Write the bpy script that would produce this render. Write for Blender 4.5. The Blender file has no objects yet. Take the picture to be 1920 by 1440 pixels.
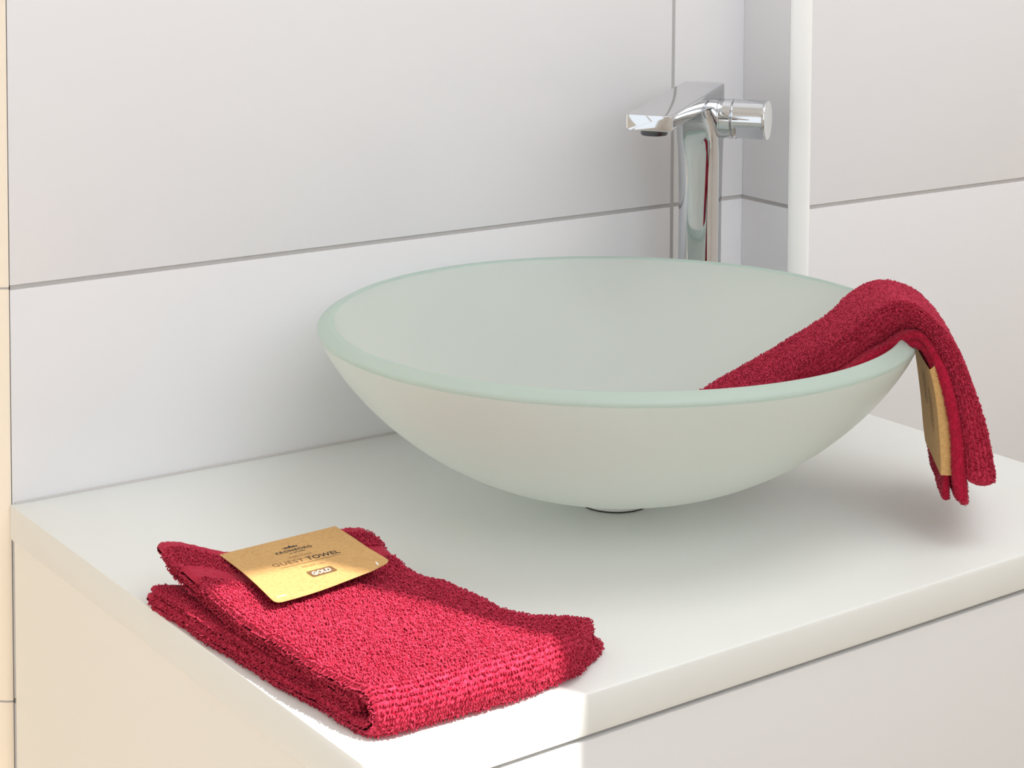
import bpy, bmesh, math, random
import numpy as np
from mathutils import Vector, Matrix
random.seed(3); rng = np.random.default_rng(7)
S = bpy.context.scene; COL = S.collection
Z0 = 0.85                      # height of the worktop's top above the floor
PI = math.pi

# ---------------------------------------------------------------- camera
CP = dict(x=-0.520885, y=-1.377600, z=0.474461, yaw=0.601531, pitch=-0.068092, roll=0.005176, f=3900.24, sy=-774.31)
cam = bpy.data.cameras.new('camera'); co = bpy.data.objects.new('camera', cam); COL.objects.link(co)
_c, _s = math.cos(CP['yaw']), math.sin(CP['yaw']); _cp, _sp = math.cos(CP['pitch']), math.sin(CP['pitch'])
_f = Vector((_s*_cp, _c*_cp, _sp)); _r = Vector((_c, -_s, 0)); _u = _r.cross(_f)
_cr, _sr = math.cos(CP['roll']), math.sin(CP['roll'])
_r2 = _r*_cr + _u*_sr; _u2 = _u*_cr - _r*_sr
co.matrix_world = Matrix(((_r2.x, _u2.x, -_f.x, CP['x']), (_r2.y, _u2.y, -_f.y, CP['y']), (_r2.z, _u2.z, -_f.z, CP['z']+Z0), (0, 0, 0, 1)))
cam.sensor_width = 36; cam.lens = 36*CP['f']/1920; cam.shift_y = CP['sy']/1920
cam.clip_start = 0.02
S.camera = co

# ---------------------------------------------------------------- light and exposure
W = bpy.data.worlds.new('sky'); S.world = W; W.use_nodes = True
bg = W.node_tree.nodes['Background']; bg.inputs[0].default_value = (0.80, 0.90, 1.0, 1); bg.inputs[1].default_value = 1.0
TANE = 1.1                      # sun height (tangent)
sd = Vector((-0.35, 0.937, -TANE)).normalized()      # the way the sunlight travels
sun = bpy.data.lights.new('sun', 'SUN'); sun.energy = 12; sun.angle = math.radians(0.3); sun.color = (1, 0.96, 0.92)
so = bpy.data.objects.new('sun', sun); COL.objects.link(so)
so.rotation_euler = sd.to_track_quat('-Z', 'Y').to_euler(); so.location = (1.5, -4, 4)
# room extents
RX0, RX1, RY0, RY1, RZ = -1.7, 2.1, -1.95, 1.3, 3.1
# the window's upper right corner as the sun patch on the towel shows it
_t = (-0.302 - (RY0-0.1)) / 0.937
WX1 = 0.7258; WZ1 = Z0 + 0.034 + TANE*_t; WX0 = WX1 - 1.6; WZ0 = 1.5
def area(name, loc, rot, sx, sy, e, col):
    l = bpy.data.lights.new(name, 'AREA'); l.shape = 'RECTANGLE'; l.size = sx; l.size_y = sy; l.energy = e; l.color = col
    o = bpy.data.objects.new(name, l); COL.objects.link(o); o.location = loc; o.rotation_euler = rot; return o
# sky light falling in through the window of the front wall; the left and ceiling lamps are added fill
area('window_daylight', ((WX0+WX1)/2, RY0-0.06, (WZ0+WZ1)/2), (PI/2, 0, 0), WX1-WX0, WZ1-WZ0, 25, (0.88, 0.94, 1.0))
area('left_fill_light', (RX0+0.0-0.06, -1.05, 1.45), (0, -PI/2, 0), 1.5, 1.3, 7.5, (0.98, 0.97, 0.95))  # added fill from the left, its window is invented
area('side_panel_fill_light', (RX0-0.06, 0.68, 1.25), (0, -PI/2, 0), 1.2, 0.9, 9, (1.0, 0.86, 0.68))  # added warm fill for the cabinet's side panel, no known window there
area('ceiling_fill_light', (0.95, -1.0, RZ-0.03), (0, 0, 0), 1.6, 1.2, 26, (0.95, 0.97, 1.0))  # unseen lamp added to lift the walls and the right corner
V = S.view_settings; V.view_transform = 'Standard'; V.look = 'None'; V.gamma = 1; V.use_curve_mapping = False; V.exposure = -0.60
S.cycles.use_denoising = True
S.cycles.max_bounces = 10; S.cycles.diffuse_bounces = 6; S.cycles.glossy_bounces = 5; S.cycles.transmission_bounces = 8
S.cycles.caustics_reflective = False; S.cycles.caustics_refractive = True; S.cycles.blur_glossy = 1.0
S.cycles.sample_clamp_indirect = 4

# ---------------------------------------------------------------- helpers
def srgb(r, g, b):
    return tuple(((c/255)/12.92 if c/255 <= 0.04045 else ((c/255+0.055)/1.055)**2.4) for c in (r, g, b)) + (1,)
def mat(name, col, rough=0.5, metal=0.0, **kw):
    m = bpy.data.materials.new(name); m.use_nodes = True; b = m.node_tree.nodes['Principled BSDF']
    b.inputs['Base Color'].default_value = col; b.inputs['Roughness'].default_value = rough; b.inputs['Metallic'].default_value = metal
    for k, v in kw.items(): b.inputs[k].default_value = v
    return m
def nd(m, t, **kw):
    n = m.node_tree.nodes.new(t)
    for k, v in kw.items():
        if k in n.inputs: n.inputs[k].default_value = v
        else: setattr(n, k, v)
    return n
def noise_color(m, c1, c2, scale, detail=4, rough=0.6, lo=0.35, hi=0.65):
    L = m.node_tree.links; b = m.node_tree.nodes['Principled BSDF']
    tc = nd(m, 'ShaderNodeTexCoord'); n = nd(m, 'ShaderNodeTexNoise', Scale=scale, Detail=detail, Roughness=rough)
    r = nd(m, 'ShaderNodeValToRGB'); r.color_ramp.elements[0].color = c1; r.color_ramp.elements[1].color = c2
    r.color_ramp.elements[0].position = lo; r.color_ramp.elements[1].position = hi
    L.new(tc.outputs['Object'], n.inputs['Vector']); L.new(n.outputs['Fac'], r.inputs['Fac']); L.new(r.outputs['Color'], b.inputs['Base Color'])
    return n
def noise_bump(m, scale, strength, dist=0.001, detail=3):
    L = m.node_tree.links; b = m.node_tree.nodes['Principled BSDF']
    tc = nd(m, 'ShaderNodeTexCoord'); n = nd(m, 'ShaderNodeTexNoise', Scale=scale, Detail=detail)
    k = nd(m, 'ShaderNodeBump', Strength=strength, Distance=dist)
    L.new(tc.outputs['Object'], n.inputs['Vector']); L.new(n.outputs['Fac'], k.inputs['Height']); L.new(k.outputs['Normal'], b.inputs['Normal'])
def thing(name, label, cat, loc=(0, 0, 0), group=None):
    o = bpy.data.objects.new(name, None); COL.objects.link(o); o.location = loc; o.empty_display_size = 0.05
    o['label'] = label; o['category'] = cat
    if group: o['group'] = group
    return o
def put(name, me, mats, parent=None, smooth=True, angle=None, label=None):
    """link a mesh made in world coordinates as an object (origin moved to the parent's place)"""
    o = bpy.data.objects.new(name, me); COL.objects.link(o)
    for m in (mats if isinstance(mats, (list, tuple)) else [mats]): me.materials.append(m)
    if smooth:
        me.polygons.foreach_set('use_smooth', [True]*len(me.polygons))
        if angle: me.set_sharp_from_angle(angle=math.radians(angle))
    if parent:
        o.parent = parent
        g = Vector((0, 0, 0)); q = parent
        while q: g += q.location; q = q.parent
        me.transform(Matrix.Translation(-g))
    if label: o['label'] = label
    return o
def mesh(name, v, f, mi=None):
    me = bpy.data.meshes.new(name); me.from_pydata([tuple(map(float, p)) for p in v], [], [tuple(map(int, q)) for q in f])
    if mi is not None: me.polygons.foreach_set('material_index', mi)
    me.update(); return me
def fastmesh(name, V_, quads, mi=None):
    V_ = np.asarray(V_, np.float32); Q = np.asarray(quads, np.int32)
    me = bpy.data.meshes.new(name); me.vertices.add(len(V_)); me.vertices.foreach_set('co', V_.ravel())
    me.loops.add(Q.size); me.loops.foreach_set('vertex_index', Q.ravel())
    me.polygons.add(len(Q)); me.polygons.foreach_set('loop_start', np.arange(0, Q.size, 4, dtype=np.int32))
    if mi is not None: me.polygons.foreach_set('material_index', np.asarray(mi, np.int32))
    me.update(calc_edges=True); me.validate(); return me
def bm_mesh(name, bm):
    bmesh.ops.recalc_face_normals(bm, faces=bm.faces)
    me = bpy.data.meshes.new(name); bm.to_mesh(me); bm.free(); return me
def box(bm, x0, x1, y0, y1, z0, z1, bev=0.0, seg=2, mi=0):
    b = bmesh.new(); bmesh.ops.create_cube(b, size=1)
    for v in b.verts: v.co = Vector(((x0+x1)/2+v.co.x*(x1-x0), (y0+y1)/2+v.co.y*(y1-y0), (z0+z1)/2+v.co.z*(z1-z0)))
    if bev: bmesh.ops.bevel(b, geom=b.edges[:], offset=bev, segments=seg, profile=0.6, affect='EDGES')
    for f in b.faces: f.material_index = mi
    t = bpy.data.meshes.new('t'); b.to_mesh(t); b.free(); bm.from_mesh(t); bpy.data.meshes.remove(t)
def prism(bm, poly, z0, z1, bev=0.0, mi=0):
    b = bmesh.new(); lo = [b.verts.new((x, y, z0)) for x, y in poly]; hi = [b.verts.new((x, y, z1)) for x, y in poly]
    n = len(poly); b.faces.new(lo[::-1]); b.faces.new(hi)
    for i in range(n): b.faces.new((lo[i], lo[(i+1) % n], hi[(i+1) % n], hi[i]))
    bmesh.ops.recalc_face_normals(b, faces=b.faces)
    if bev: bmesh.ops.bevel(b, geom=b.edges[:], offset=bev, segments=2, profile=0.6, affect='EDGES')
    for f in b.faces: f.material_index = mi
    t = bpy.data.meshes.new('t'); b.to_mesh(t); b.free(); bm.from_mesh(t); bpy.data.meshes.remove(t)
def loft(rings, cap=True, close=True):
    """rings: list of (n,3) arrays -> verts, faces"""
    R = np.array(rings, float); m, n = R.shape[:2]; V_ = R.reshape(-1, 3); F = []
    for i in range(m-1):
        for j in range(n if close else n-1):
            a, b = i*n+j, i*n+(j+1) % n; F.append((a, b, b+n, a+n))
    if cap: F.append(tuple(range(n))[::-1]); F.append(tuple(range((m-1)*n, m*n)))
    return V_, F
def lathe(name, prof, c, n=96, closed=False):
    rings = [[(c[0]+r*math.cos(2*PI*k/n), c[1]+r*math.sin(2*PI*k/n), c[2]+z) for k in range(n)] for r, z in prof]
    R = np.array(rings); m = len(prof); F = []
    for i in range(m-1 if not closed else m):
        i2 = (i+1) % m
        for j in range(n): F.append((i*n+j, i*n+(j+1) % n, i2*n+(j+1) % n, i2*n+j))
    return mesh(name, R.reshape(-1, 3), F)
def crom(P, n):
    """Catmull-Rom resample of control rows P (k,...) to n rows"""
    P = np.asarray(P, float); k = len(P); E = np.concatenate([[2*P[0]-P[1]], P, [2*P[-1]-P[-2]]]); out = []
    for t in np.linspace(0, k-1, n):
        i = min(int(t), k-2); f = t-i; a, b, c, d = E[i:i+4]
        out.append(0.5*((2*b)+(c-a)*f+(2*a-5*b+4*c-d)*f*f+(3*b-a-3*c+d)*f**3))
    return np.array(out)

# ---------------------------------------------------------------- materials
M_TILE = mat('glazed_tile', srgb(228, 227, 229), 0.22, **{'Specular IOR Level': 0.45}); noise_bump(M_TILE, 14, 0.12, 0.002, 2)
M_GROUT = mat('grout', srgb(184, 181, 180), 0.9)
M_TRIM = mat('tile_trim', srgb(250, 250, 248), 0.3)
M_TRIM_WARMLIT = mat('tile_trim_warm_lit', srgb(244, 232, 214), 0.35)  # warm light caught by the rounded edge, put into the colour
M_SIL = mat('silicone', srgb(196, 193, 190), 0.5)
M_PAINT = mat('wall_paint', srgb(234, 229, 223), 0.9)
M_CEIL = mat('ceiling_paint', srgb(240, 239, 236), 0.9)
M_LAM = mat('white_laminate', srgb(226, 227, 223), 0.42); noise_bump(M_LAM, 300, 0.04, 0.0005)
M_EDGE = mat('white_edge_band', srgb(226, 227, 221), 0.3)
M_SIDE = mat('cabinet_white_warm_lit', srgb(232, 229, 221), 0.45)  # white warmed to hold the light bounced onto the side panel
M_FRONT = mat('drawer_white', srgb(226, 225, 225), 0.45)
M_DARK = mat('gap_shadow', srgb(70, 66, 62), 0.9)
M_CHROME = mat('chrome', (0.62, 0.635, 0.655, 1), 0.035, 1.0)
M_CHROME_MATT = mat('chrome_matt', (0.6, 0.61, 0.63, 1), 0.25, 1.0)
M_RUBBER = mat('black_plastic', (0.02, 0.02, 0.02, 1), 0.5)
M_WIN = mat('window_frame_white', srgb(240, 240, 238), 0.4)
M_WOOD = mat('oak_floor', srgb(200, 160, 110), 0.5); noise_color(M_WOOD, srgb(208, 194, 178), srgb(224, 212, 196), 9, 6)
M_CARD = mat('kraft_card', srgb(196, 152, 92), 0.75); noise_color(M_CARD, srgb(190, 146, 88), srgb(204, 162, 102), 420, 5); 
M_INK = mat('dark_ink', srgb(52, 38, 28), 0.7)
M_INK_BROWN = mat('brown_ink', srgb(112, 78, 42), 0.7)
M_INK_ORANGE = mat('light_brown_ink', srgb(150, 106, 58), 0.7)
M_PRINTWHITE = mat('cream_print', srgb(250, 236, 196), 0.7)
M_STAPLE = mat('clear_tag', srgb(240, 238, 232), 0.3)

def towel_mat(name, c1, c2, sheen):
    m = mat(name, c1, 0.95, **{'Sheen Weight': sheen, 'Sheen Roughness': 0.5, 'Sheen Tint': (1.0, 0.55, 0.65, 1), 'Specular IOR Level': 0.15})
    noise_color(m, c1, c2, 500, 3)
    return m
M_TERRY = towel_mat('red_terry', srgb(148, 12, 40), srgb(206, 60, 88), 0.12)
M_BORDER = towel_mat('red_woven_band', srgb(164, 16, 46), srgb(178, 28, 60), 0.25)

# frosted glass: part dull green-white body, part rough transmission
def glass_mat(name, col, mixf, rough, tcol):
    m = bpy.data.materials.new(name); m.use_nodes = True; nt = m.node_tree; L = nt.links
    b = nt.nodes['Principled BSDF']; b.inputs['Base Color'].default_value = col; b.inputs['Roughness'].default_value = rough
    b.inputs['Transmission Weight'].default_value = 0.30; b.inputs['IOR'].default_value = 1.3; b.inputs['Specular IOR Level'].default_value = 0.5
    tr = nd(m, 'ShaderNodeBsdfTranslucent'); tr.inputs['Color'].default_value = tcol
    mx = nd(m, 'ShaderNodeMixShader'); mx.inputs['Fac'].default_value = mixf
    L.new(b.outputs[0], mx.inputs[1]); L.new(tr.outputs[0], mx.inputs[2]); L.new(mx.outputs[0], nt.nodes['Material Output'].inputs['Surface'])
    return m
M_GLASS = glass_mat('frosted_glass', srgb(240, 243, 239), 0.42, 0.24, srgb(228, 234, 228))
M_GLASSRIM = glass_mat('frosted_glass_edge', srgb(216, 228, 222), 0.45, 0.3, srgb(206, 228, 218))

# ---------------------------------------------------------------- room shell
ZG = 0.153443; PITCH_T = 0.2955; GW = 0.0034; GX = 0.592314; WX = 0.670966; BY = -0.0725
def struct(name, bm, mats, angle=35):
    o = put(name, bm_mesh(name, bm), mats, smooth=True, angle=angle); o['kind'] = 'structure'; return o
zs = [Z0+ZG+k*PITCH_T for k in range(-4, 8)]
def tiled(bm, axis, u0, u1, us, plane, depth, flip):
    """tiles between the joints us (along the wall) and zs; axis 'x': the wall runs along x and faces -y"""
    cu = [u0]+[u for u in us if u0 < u < u1]+[u1]
    cz = [0]+[z for z in zs if 0 < z < RZ]+[RZ]
    for i in range(len(cu)-1):
        for k in range(len(cz)-1):
            a = cu[i]+(GW/2 if i else 0); b = cu[i+1]-(GW/2 if i < len(cu)-2 else 0)
            c = cz[k]+(GW/2 if k else 0); d = cz[k+1]-(GW/2 if k < len(cz)-2 else 0)
            if axis == 'x': box(bm, a, b, plane, plane+depth, c, d, 0.0007, 2, 0)
            else: box(bm, plane, plane+depth, a, b, c, d, 0.0007, 2, 0)
# wall_back: grout bed 0.9 mm behind the tile faces
bm = bmesh.new(); box(bm, 0.002, WX+0.1, 0.0009, 0.12, 0, RZ, 0, 1, 1)
tiled(bm, 'x', 0.0015, WX+0.004, [GX], 0.0, 0.006, 1)
struct('wall_back', bm, [M_TILE, M_GROUT])
# wall_right: the pier that steps forward; its left face B and its front face
bm = bmesh.new(); prism(bm, [(WX+0.0009, 0.12), (WX+0.0009, BY+0.0128), (WX+0.0128, BY+0.0009), (RX1, BY+0.0009), (RX1, 0.12)], 0, RZ, 0, 1)
tiled(bm, 'y', BY+0.013, 0.0, [], WX, 0.006, 1)
tiled(bm, 'x', WX+0.0135, RX1, [WX+0.0135+0.6, WX+0.0135+1.2], BY, 0.006, 1)
struct('wall_right', bm, [M_TILE, M_GROUT])
# corner profiles: quarter-round ceramic-white edges
def quarter(name, cx, cy, R, a0, a1, z0, z1, m, joints=()):
    bm = bmesh.new(); 
    def ap(k, R=R):
        t = k/10; c = (cx+R*math.cos(a0+(a1-a0)*t), cy+R*math.sin(a0+(a1-a0)*t)); s = math.sin(PI/2*t)**2
        h = (cx+R*(math.cos(a0)*(1-s)+math.cos(a1)*s), cy+R*(math.sin(a0)*(1-s)+math.sin(a1)*s)); return (h[0]*.5+c[0]*.5, h[1]*.5+c[1]*.5)
    pts = [(cx, cy)]+[ap(k) for k in range(11)]
    cuts = [z0]+list(joints)+[z1]
    for k in range(len(cuts)-1): prism(bm, pts, cuts[k]+(0.0008 if k else 0), cuts[k+1]-(0.0008 if k < len(cuts)-2 else 0), 0.0)
    if joints: 
        pts2 = [(cx, cy)]+[ap(k, R-0.0006) for k in range(11)]
        prism(bm, pts2, z0+0.001, z1-0.001, 0, 1)
    return struct(name, bm, [m, M_GROUT])
quarter('trim_1', 0.0008, 0.0125, 0.0125, PI, 1.5*PI, 0, RZ, M_TRIM_WARMLIT, zs[1:10])
quarter('trim_2', WX+0.0130, BY+0.0126, 0.0130, PI, 1.5*PI, 0, RZ, M_TRIM)
# silicone bead where the worktop meets the tiles
bm = bmesh.new()
prism(bm, [(0.003, -0.0028), (0.003, 0.0012), (WX-0.001, 0.0012), (WX-0.001, -0.0028)], Z0-0.004, Z0+0.0012, 0.0006)
prism(bm, [(WX-0.0045, BY+0.001), (WX-0.0045, -0.003), (WX+0.0006, -0.003), (WX+0.0006, BY+0.001)], Z0-0.004, Z0+0.0010, 0.0006)
struct('trim_3', bm, [M_SIL])
# the wall turns back at the left corner
bm = bmesh.new(); box(bm, -0.0105, 0.11, 0.0135, RY1, 0, RZ); struct('wall_left_return', bm, [M_PAINT])
bm = bmesh.new(); box(bm, RX0, -0.0105, RY1, RY1+0.1, 0, RZ); struct('wall_rear', bm, [M_PAINT])
bm = bmesh.new()
for a in ((RY0-0.1, -1.75, 0, RZ), (-0.35, 0.18, 0, RZ), (1.18, RY1+0.1, 0, RZ), (0.18, 1.18, 0, 0.6), (0.18, 1.18, 1.9, RZ), (-1.75, -0.35, 0, 0.65), (-1.75, -0.35, 2.25, RZ)): box(bm, RX0-0.1, RX0, a[0], a[1], a[2], a[3])
struct('wall_left', bm, [M_PAINT])
bm = bmesh.new()
for a in ((-1.75, -1.69, 0.65, 2.25), (-0.41, -0.35, 0.65, 2.25), (-1.69, -0.41, 0.65, 0.71), (-1.69, -0.41, 2.19, 2.25), (-1.08, -1.02, 0.71, 2.19)): box(bm, RX0-0.04, RX0+0.01, a[0], a[1], a[2], a[3], 0.003)
struct('added_window_2', bm, [M_WIN])  # unseen frame added around the left fill light
bm = bmesh.new()
for a in ((0.18, 0.23, 0.6, 1.9), (1.13, 1.18, 0.6, 1.9), (0.23, 1.13, 0.6, 0.65), (0.23, 1.13, 1.85, 1.9)): box(bm, RX0-0.04, RX0+0.01, a[0], a[1], a[2], a[3], 0.003)
struct('added_window_3', bm, [M_WIN])  # unseen frame put in to go with the warm side-panel fill
bm = bmesh.new(); box(bm, RX1, RX1+0.1, RY0-0.1, 0.1, 0, RZ); struct('wall_far_right', bm, [M_PAINT])
bm = bmesh.new()
box(bm, RX0, WX0, RY0-0.1, RY0, 0, RZ); box(bm, WX1, RX1, RY0-0.1, RY0, 0, RZ)
box(bm, WX0, WX1, RY0-0.1, RY0, 0, WZ0); box(bm, WX0, WX1, RY0-0.1, RY0, WZ1, RZ)
struct('wall_front', bm, [M_PAINT])
bm = bmesh.new(); box(bm, RX0-0.1, RX1+0.1, RY0-0.1, RY1+0.1, -0.06, 0); struct('floor', bm, [M_WOOD])
bm = bmesh.new(); box(bm, RX0-0.1, RX1+0.1, RY0-0.1, RY1+0.1, RZ, RZ+0.06); struct('ceiling', bm, [M_CEIL])
# window frame (the opening's edges carry it, outside the line of the sun)
bm = bmesh.new()
for a in ((WX0-0.05, WX0, WZ0-0.05, WZ1+0.05), (WX1, WX1+0.05, WZ0-0.05, WZ1+0.05), (WX0, WX1, WZ0-0.05, WZ0), (WX0, WX1, WZ1, WZ1+0.05)):
    box(bm, a[0], a[1], RY0-0.001, RY0+0.015, a[2], a[3], 0.003)
struct('window_1', bm, [M_WIN])

# ---------------------------------------------------------------- worktop and cabinet
T = 0.0248
FL, FR = (-0.0008, -0.4906), (0.6745, -0.4567)       # front corners of the top
ang = math.atan2(FR[1]-FL[1], FR[0]-FL[0])
bm = bmesh.new()
b = bmesh.new(); poly = [(-0.0004, -0.0006), (0.6615, -0.0006), (0.6619, BY), FR, FL][::-1]
lo = [b.verts.new((x, y, Z0-T)) for x, y in poly]; hi = [b.verts.new((x, y, Z0)) for x, y in poly]; n = len(poly)
b.faces.new(lo[::-1]); b.faces.new(hi)
for i in range(n): b.faces.new((lo[i], lo[(i+1) % n], hi[(i+1) % n], hi[i]))
bmesh.ops.recalc_face_normals(b, faces=b.faces)
fe = [e for e in b.edges if all(abs(v.co.y-(FL[1]+(v.co.x-FL[0])*math.tan(ang))) < 1e-4 for v in e.verts)]
bmesh.ops.bevel(b, geom=fe, offset=0.003, segments=2, profile=0.5, affect='EDGES')
ob = [e for e in b.edges if len(e.link_faces) == 2 and e.calc_face_angle() > 1.2]
bmesh.ops.bevel(b, geom=ob, offset=0.0006, segments=2, profile=0.5, affect='EDGES')
t_ = bpy.data.meshes.new('worktop'); b.to_mesh(t_); b.free()
o = put('worktop', t_, [M_LAM], angle=30)
o['label'] = 'white laminate worktop with rounded front edge, carrying the basin and the folded towel'; o['category'] = 'worktop'

cab = thing('vanity_cabinet', 'plain white vanity cabinet under the worktop, left side panel tinted with warm light', 'cabinet', (0.335, -0.25, 0))
zc = Z0-T-0.0002
def inset(d, zz0, zz1, x0=0.0, x1=None, th=0.018):
    """a board parallel to the front edge, d behind it"""
    x1 = x1 if x1 is not None else FR[0]-0.001
    q = lambda x, k: (x-math.sin(ang)*0+0, FL[1]+(x-FL[0])*math.tan(ang)+k)
    return [q(x0, d), q(x1, d), q(x1, d+th), q(x0, d+th)]
bm = bmesh.new()
prism(bm, [(0.0003, -0.006), (0.0183, -0.006), (0.0183, FL[1]+0.0222), (0.0003, FL[1]+0.0213)], 0.08, zc, 0.0006)
put('side_panel', bm_mesh('side_panel', bm), M_SIDE, cab, angle=30)
bm = bmesh.new()
prism(bm, [(0.6415, -0.006), (0.6595, -0.006), (0.6725, FR[1]+0.0215), (0.6545, FR[1]+0.0205)], 0.08, zc, 0.0006)
put('side_panel', bm_mesh('side_panel', bm), M_SIDE, cab, angle=30)
bm = bmesh.new(); prism(bm, inset(0.0265, 0, 0, 0.0185, 0.6535, 0.016), 0.08, zc)
put('carcass', bm_mesh('carcass', bm), M_SIDE, cab, angle=30)
bm = bmesh.new(); box(bm, 0.0185, 0.6410, -0.03, -0.008, 0.08, zc)
put('back_panel', bm_mesh('back_panel', bm), M_SIDE, cab, angle=30)
for z1_, z0_ in ((zc-0.0028, 0.47), (0.467, 0.085)):
    bm = bmesh.new(); prism(bm, inset(0.0022, 0, 0, 0.0006, 0.6735, 0.018), z0_, z1_, 0.0007)
    put('drawer_front', bm_mesh('drawer_front', bm), M_FRONT, cab, angle=30)
bm = bmesh.new(); prism(bm, [(0.02, -0.02), (0.65, -0.02), (0.66, -0.41), (0.02, -0.43)], 0, 0.08)
put('plinth', bm_mesh('plinth', bm), M_SIDE, cab, angle=30)

# ---------------------------------------------------------------- glass vessel basin
BC = (0.3566, -0.2308); RC = 0.238; ZC = 0.242
basin = thing('vessel_basin', 'round frosted greenish glass bowl basin standing on the white worktop', 'basin', (BC[0], BC[1], Z0))
a_rim = math.asin(0.2095/RC); GT = 0.0128
def bz(r): return 0.0120+0.1172*(1-(1-min(1, r/0.2098)**2.35)**0.8)
outer = [(0.2090*math.sin(0.06+(PI/2-0.06)*k/70), bz(0.2090*math.sin(0.06+(PI/2-0.06)*k/70))) for k in range(71)]
inner = []
for k in range(71):
    i0_, i1_ = max(0, k-1), min(70, k+1); dr, dz = outer[i1_][0]-outer[i0_][0], outer[i1_][1]-outer[i0_][1]; l_ = math.hypot(dr, dz)
    t_ = max(0.0, (k-40)/30); w_ = t_*t_*(3-2*t_)   # the glass is cut square to its slope a little inside the rim
    nx_, nz_ = -dz/l_, dr/l_; nx_ = nx_*(1-w_)-0.86*w_; nz_ = nz_*(1-w_)+0.50*w_; q_ = math.hypot(nx_, nz_)
    inner.append((max(0.002, outer[k][0]+nx_/q_*GT), outer[k][1]+nz_/q_*GT))
inner = inner[::-1]
bottom = [(inner[-1][0], inner[-1][1]), (outer[0][0], outer[0][1])]
def rimarc(n=8):
    p0, p1 = outer[-1], inner[0]; out = []; 
    ro = 0.003; 
    # rounded edge: two small radii joined by the ground flat
    er = (0.864, -0.503); et = (0.503, 0.864)
    for k in range(1, n):
        a = k/n*PI/2; out.append((p0[0]-er[0]*ro*(1-math.cos(a))+et[0]*ro*math.sin(a), p0[1]-er[1]*ro*(1-math.cos(a))+et[1]*ro*math.sin(a)))
    for k in range(1, n):
        a = PI/2-k/n*PI/2; out.append((p1[0]+er[0]*ro*(1-math.cos(a))+et[0]*ro*math.sin(a), p1[1]+er[1]*ro*(1-math.cos(a))+et[1]*ro*math.sin(a)))
    return out
rim = rimarc()
prof = outer+rim+inner
me = lathe('bowl', prof, (BC[0], BC[1], Z0), 160, closed=True)
n_o, n_r = len(outer), len(rim); mi = []
for i in range(len(prof)): mi += [1 if n_o-1 <= i < n_o+n_r else 0]*160
me.polygons.foreach_set('material_index', mi)
put('bowl', me, [M_GLASS, M_GLASSRIM], basin, angle=50)
me = lathe('mounting_ring', [(0.016, 0.0010), (0.0242, 0.0010), (0.0246, 0.0014), (0.0246, 0.0105), (0.024, 0.0120), (0.0165, 0.0120)], (BC[0], BC[1], Z0), 64, closed=True)
put('mounting_ring', me, mat('satin_ring', (0.86, 0.88, 0.88, 1), 0.35, 0.4), basin, angle=40, label='pale satin metal ring under the bowl')
me = lathe('gasket', [(0.016, 0.0), (0.0241, 0.0), (0.0243, 0.0003), (0.0241, 0.0010), (0.016, 0.0010)], (BC[0], BC[1], Z0), 64, closed=True)
put('gasket', me, M_RUBBER, basin, angle=40, label='thin dark gasket line under the ring')
me = lathe('drain_plug', [(0.0, 0.0308), (0.014, 0.0305), (0.0205, 0.0285), (0.0215, 0.0265), (0.0215, 0.0235), (0.0, 0.0235)], (BC[0], BC[1], Z0), 48)
put('drain_plug', me, M_CHROME, basin, angle=40, label='chrome drain plug')

# ---------------------------------------------------------------- tall chrome faucet
FC = Vector((0.5770, -0.0560, Z0)); fd = Vector((-0.803, -0.597, 0)).normalized(); fw_ = Vector((0.597, -0.803, 0)).normalized()
tap = thing('basin_faucet', 'tall chrome single lever faucet with flat spout standing behind the glass bowl', 'faucet', FC)
def F3(d, w, z): return FC+fd*d+fw_*w+Vector((0, 0, z))
def superring(dc, hd, hw, n, z, N=64, zf=None):
    out = []
    for k in range(N):
        a = 2*PI*k/N; c, s_ = math.cos(a), math.sin(a)
        d = dc+hd*math.copysign(abs(c)**(2/n), c); w = hw*math.copysign(abs(s_)**(2/n), s_)
        out.append(F3(d, w, z if zf is None else z+zf(d)))
    return out
rings = []
for z, dc, hd, hw, n in [(0, 0, .0235, .0215, 2.6), (.003, 0, .0235, .0215, 2.6), (.0042, 0, .0205, .0180, 2.8), (.03, 0, .0205, .0175, 2.5), (.10, 0, .0200, .0172, 2.4), (.16, 0, .0200, .0172, 2.4),
                         (.20, .0, .0200, .0174, 2.7), (.218, .001, .0208, .0176, 3.4), (.230, .0035, .0228, .0177, 3.4), (.239, .0070, .0262, .0178, 3.6), (.245, .0110, .0302, .0178, 3.8), (.249, .0140, .0332, .0177, 4)]:
    rings.append(superring(dc, hd, hw, n, z))
R_ = crom(np.array([[tuple(p) for p in r] for r in rings[2:]]), 60); R_ = np.concatenate([np.array([[tuple(p) for p in r] for r in rings[:2]]), R_])
v, f = loft(R_); put('body', mesh('body', v, f), M_CHROME, tap, angle=50)
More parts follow.
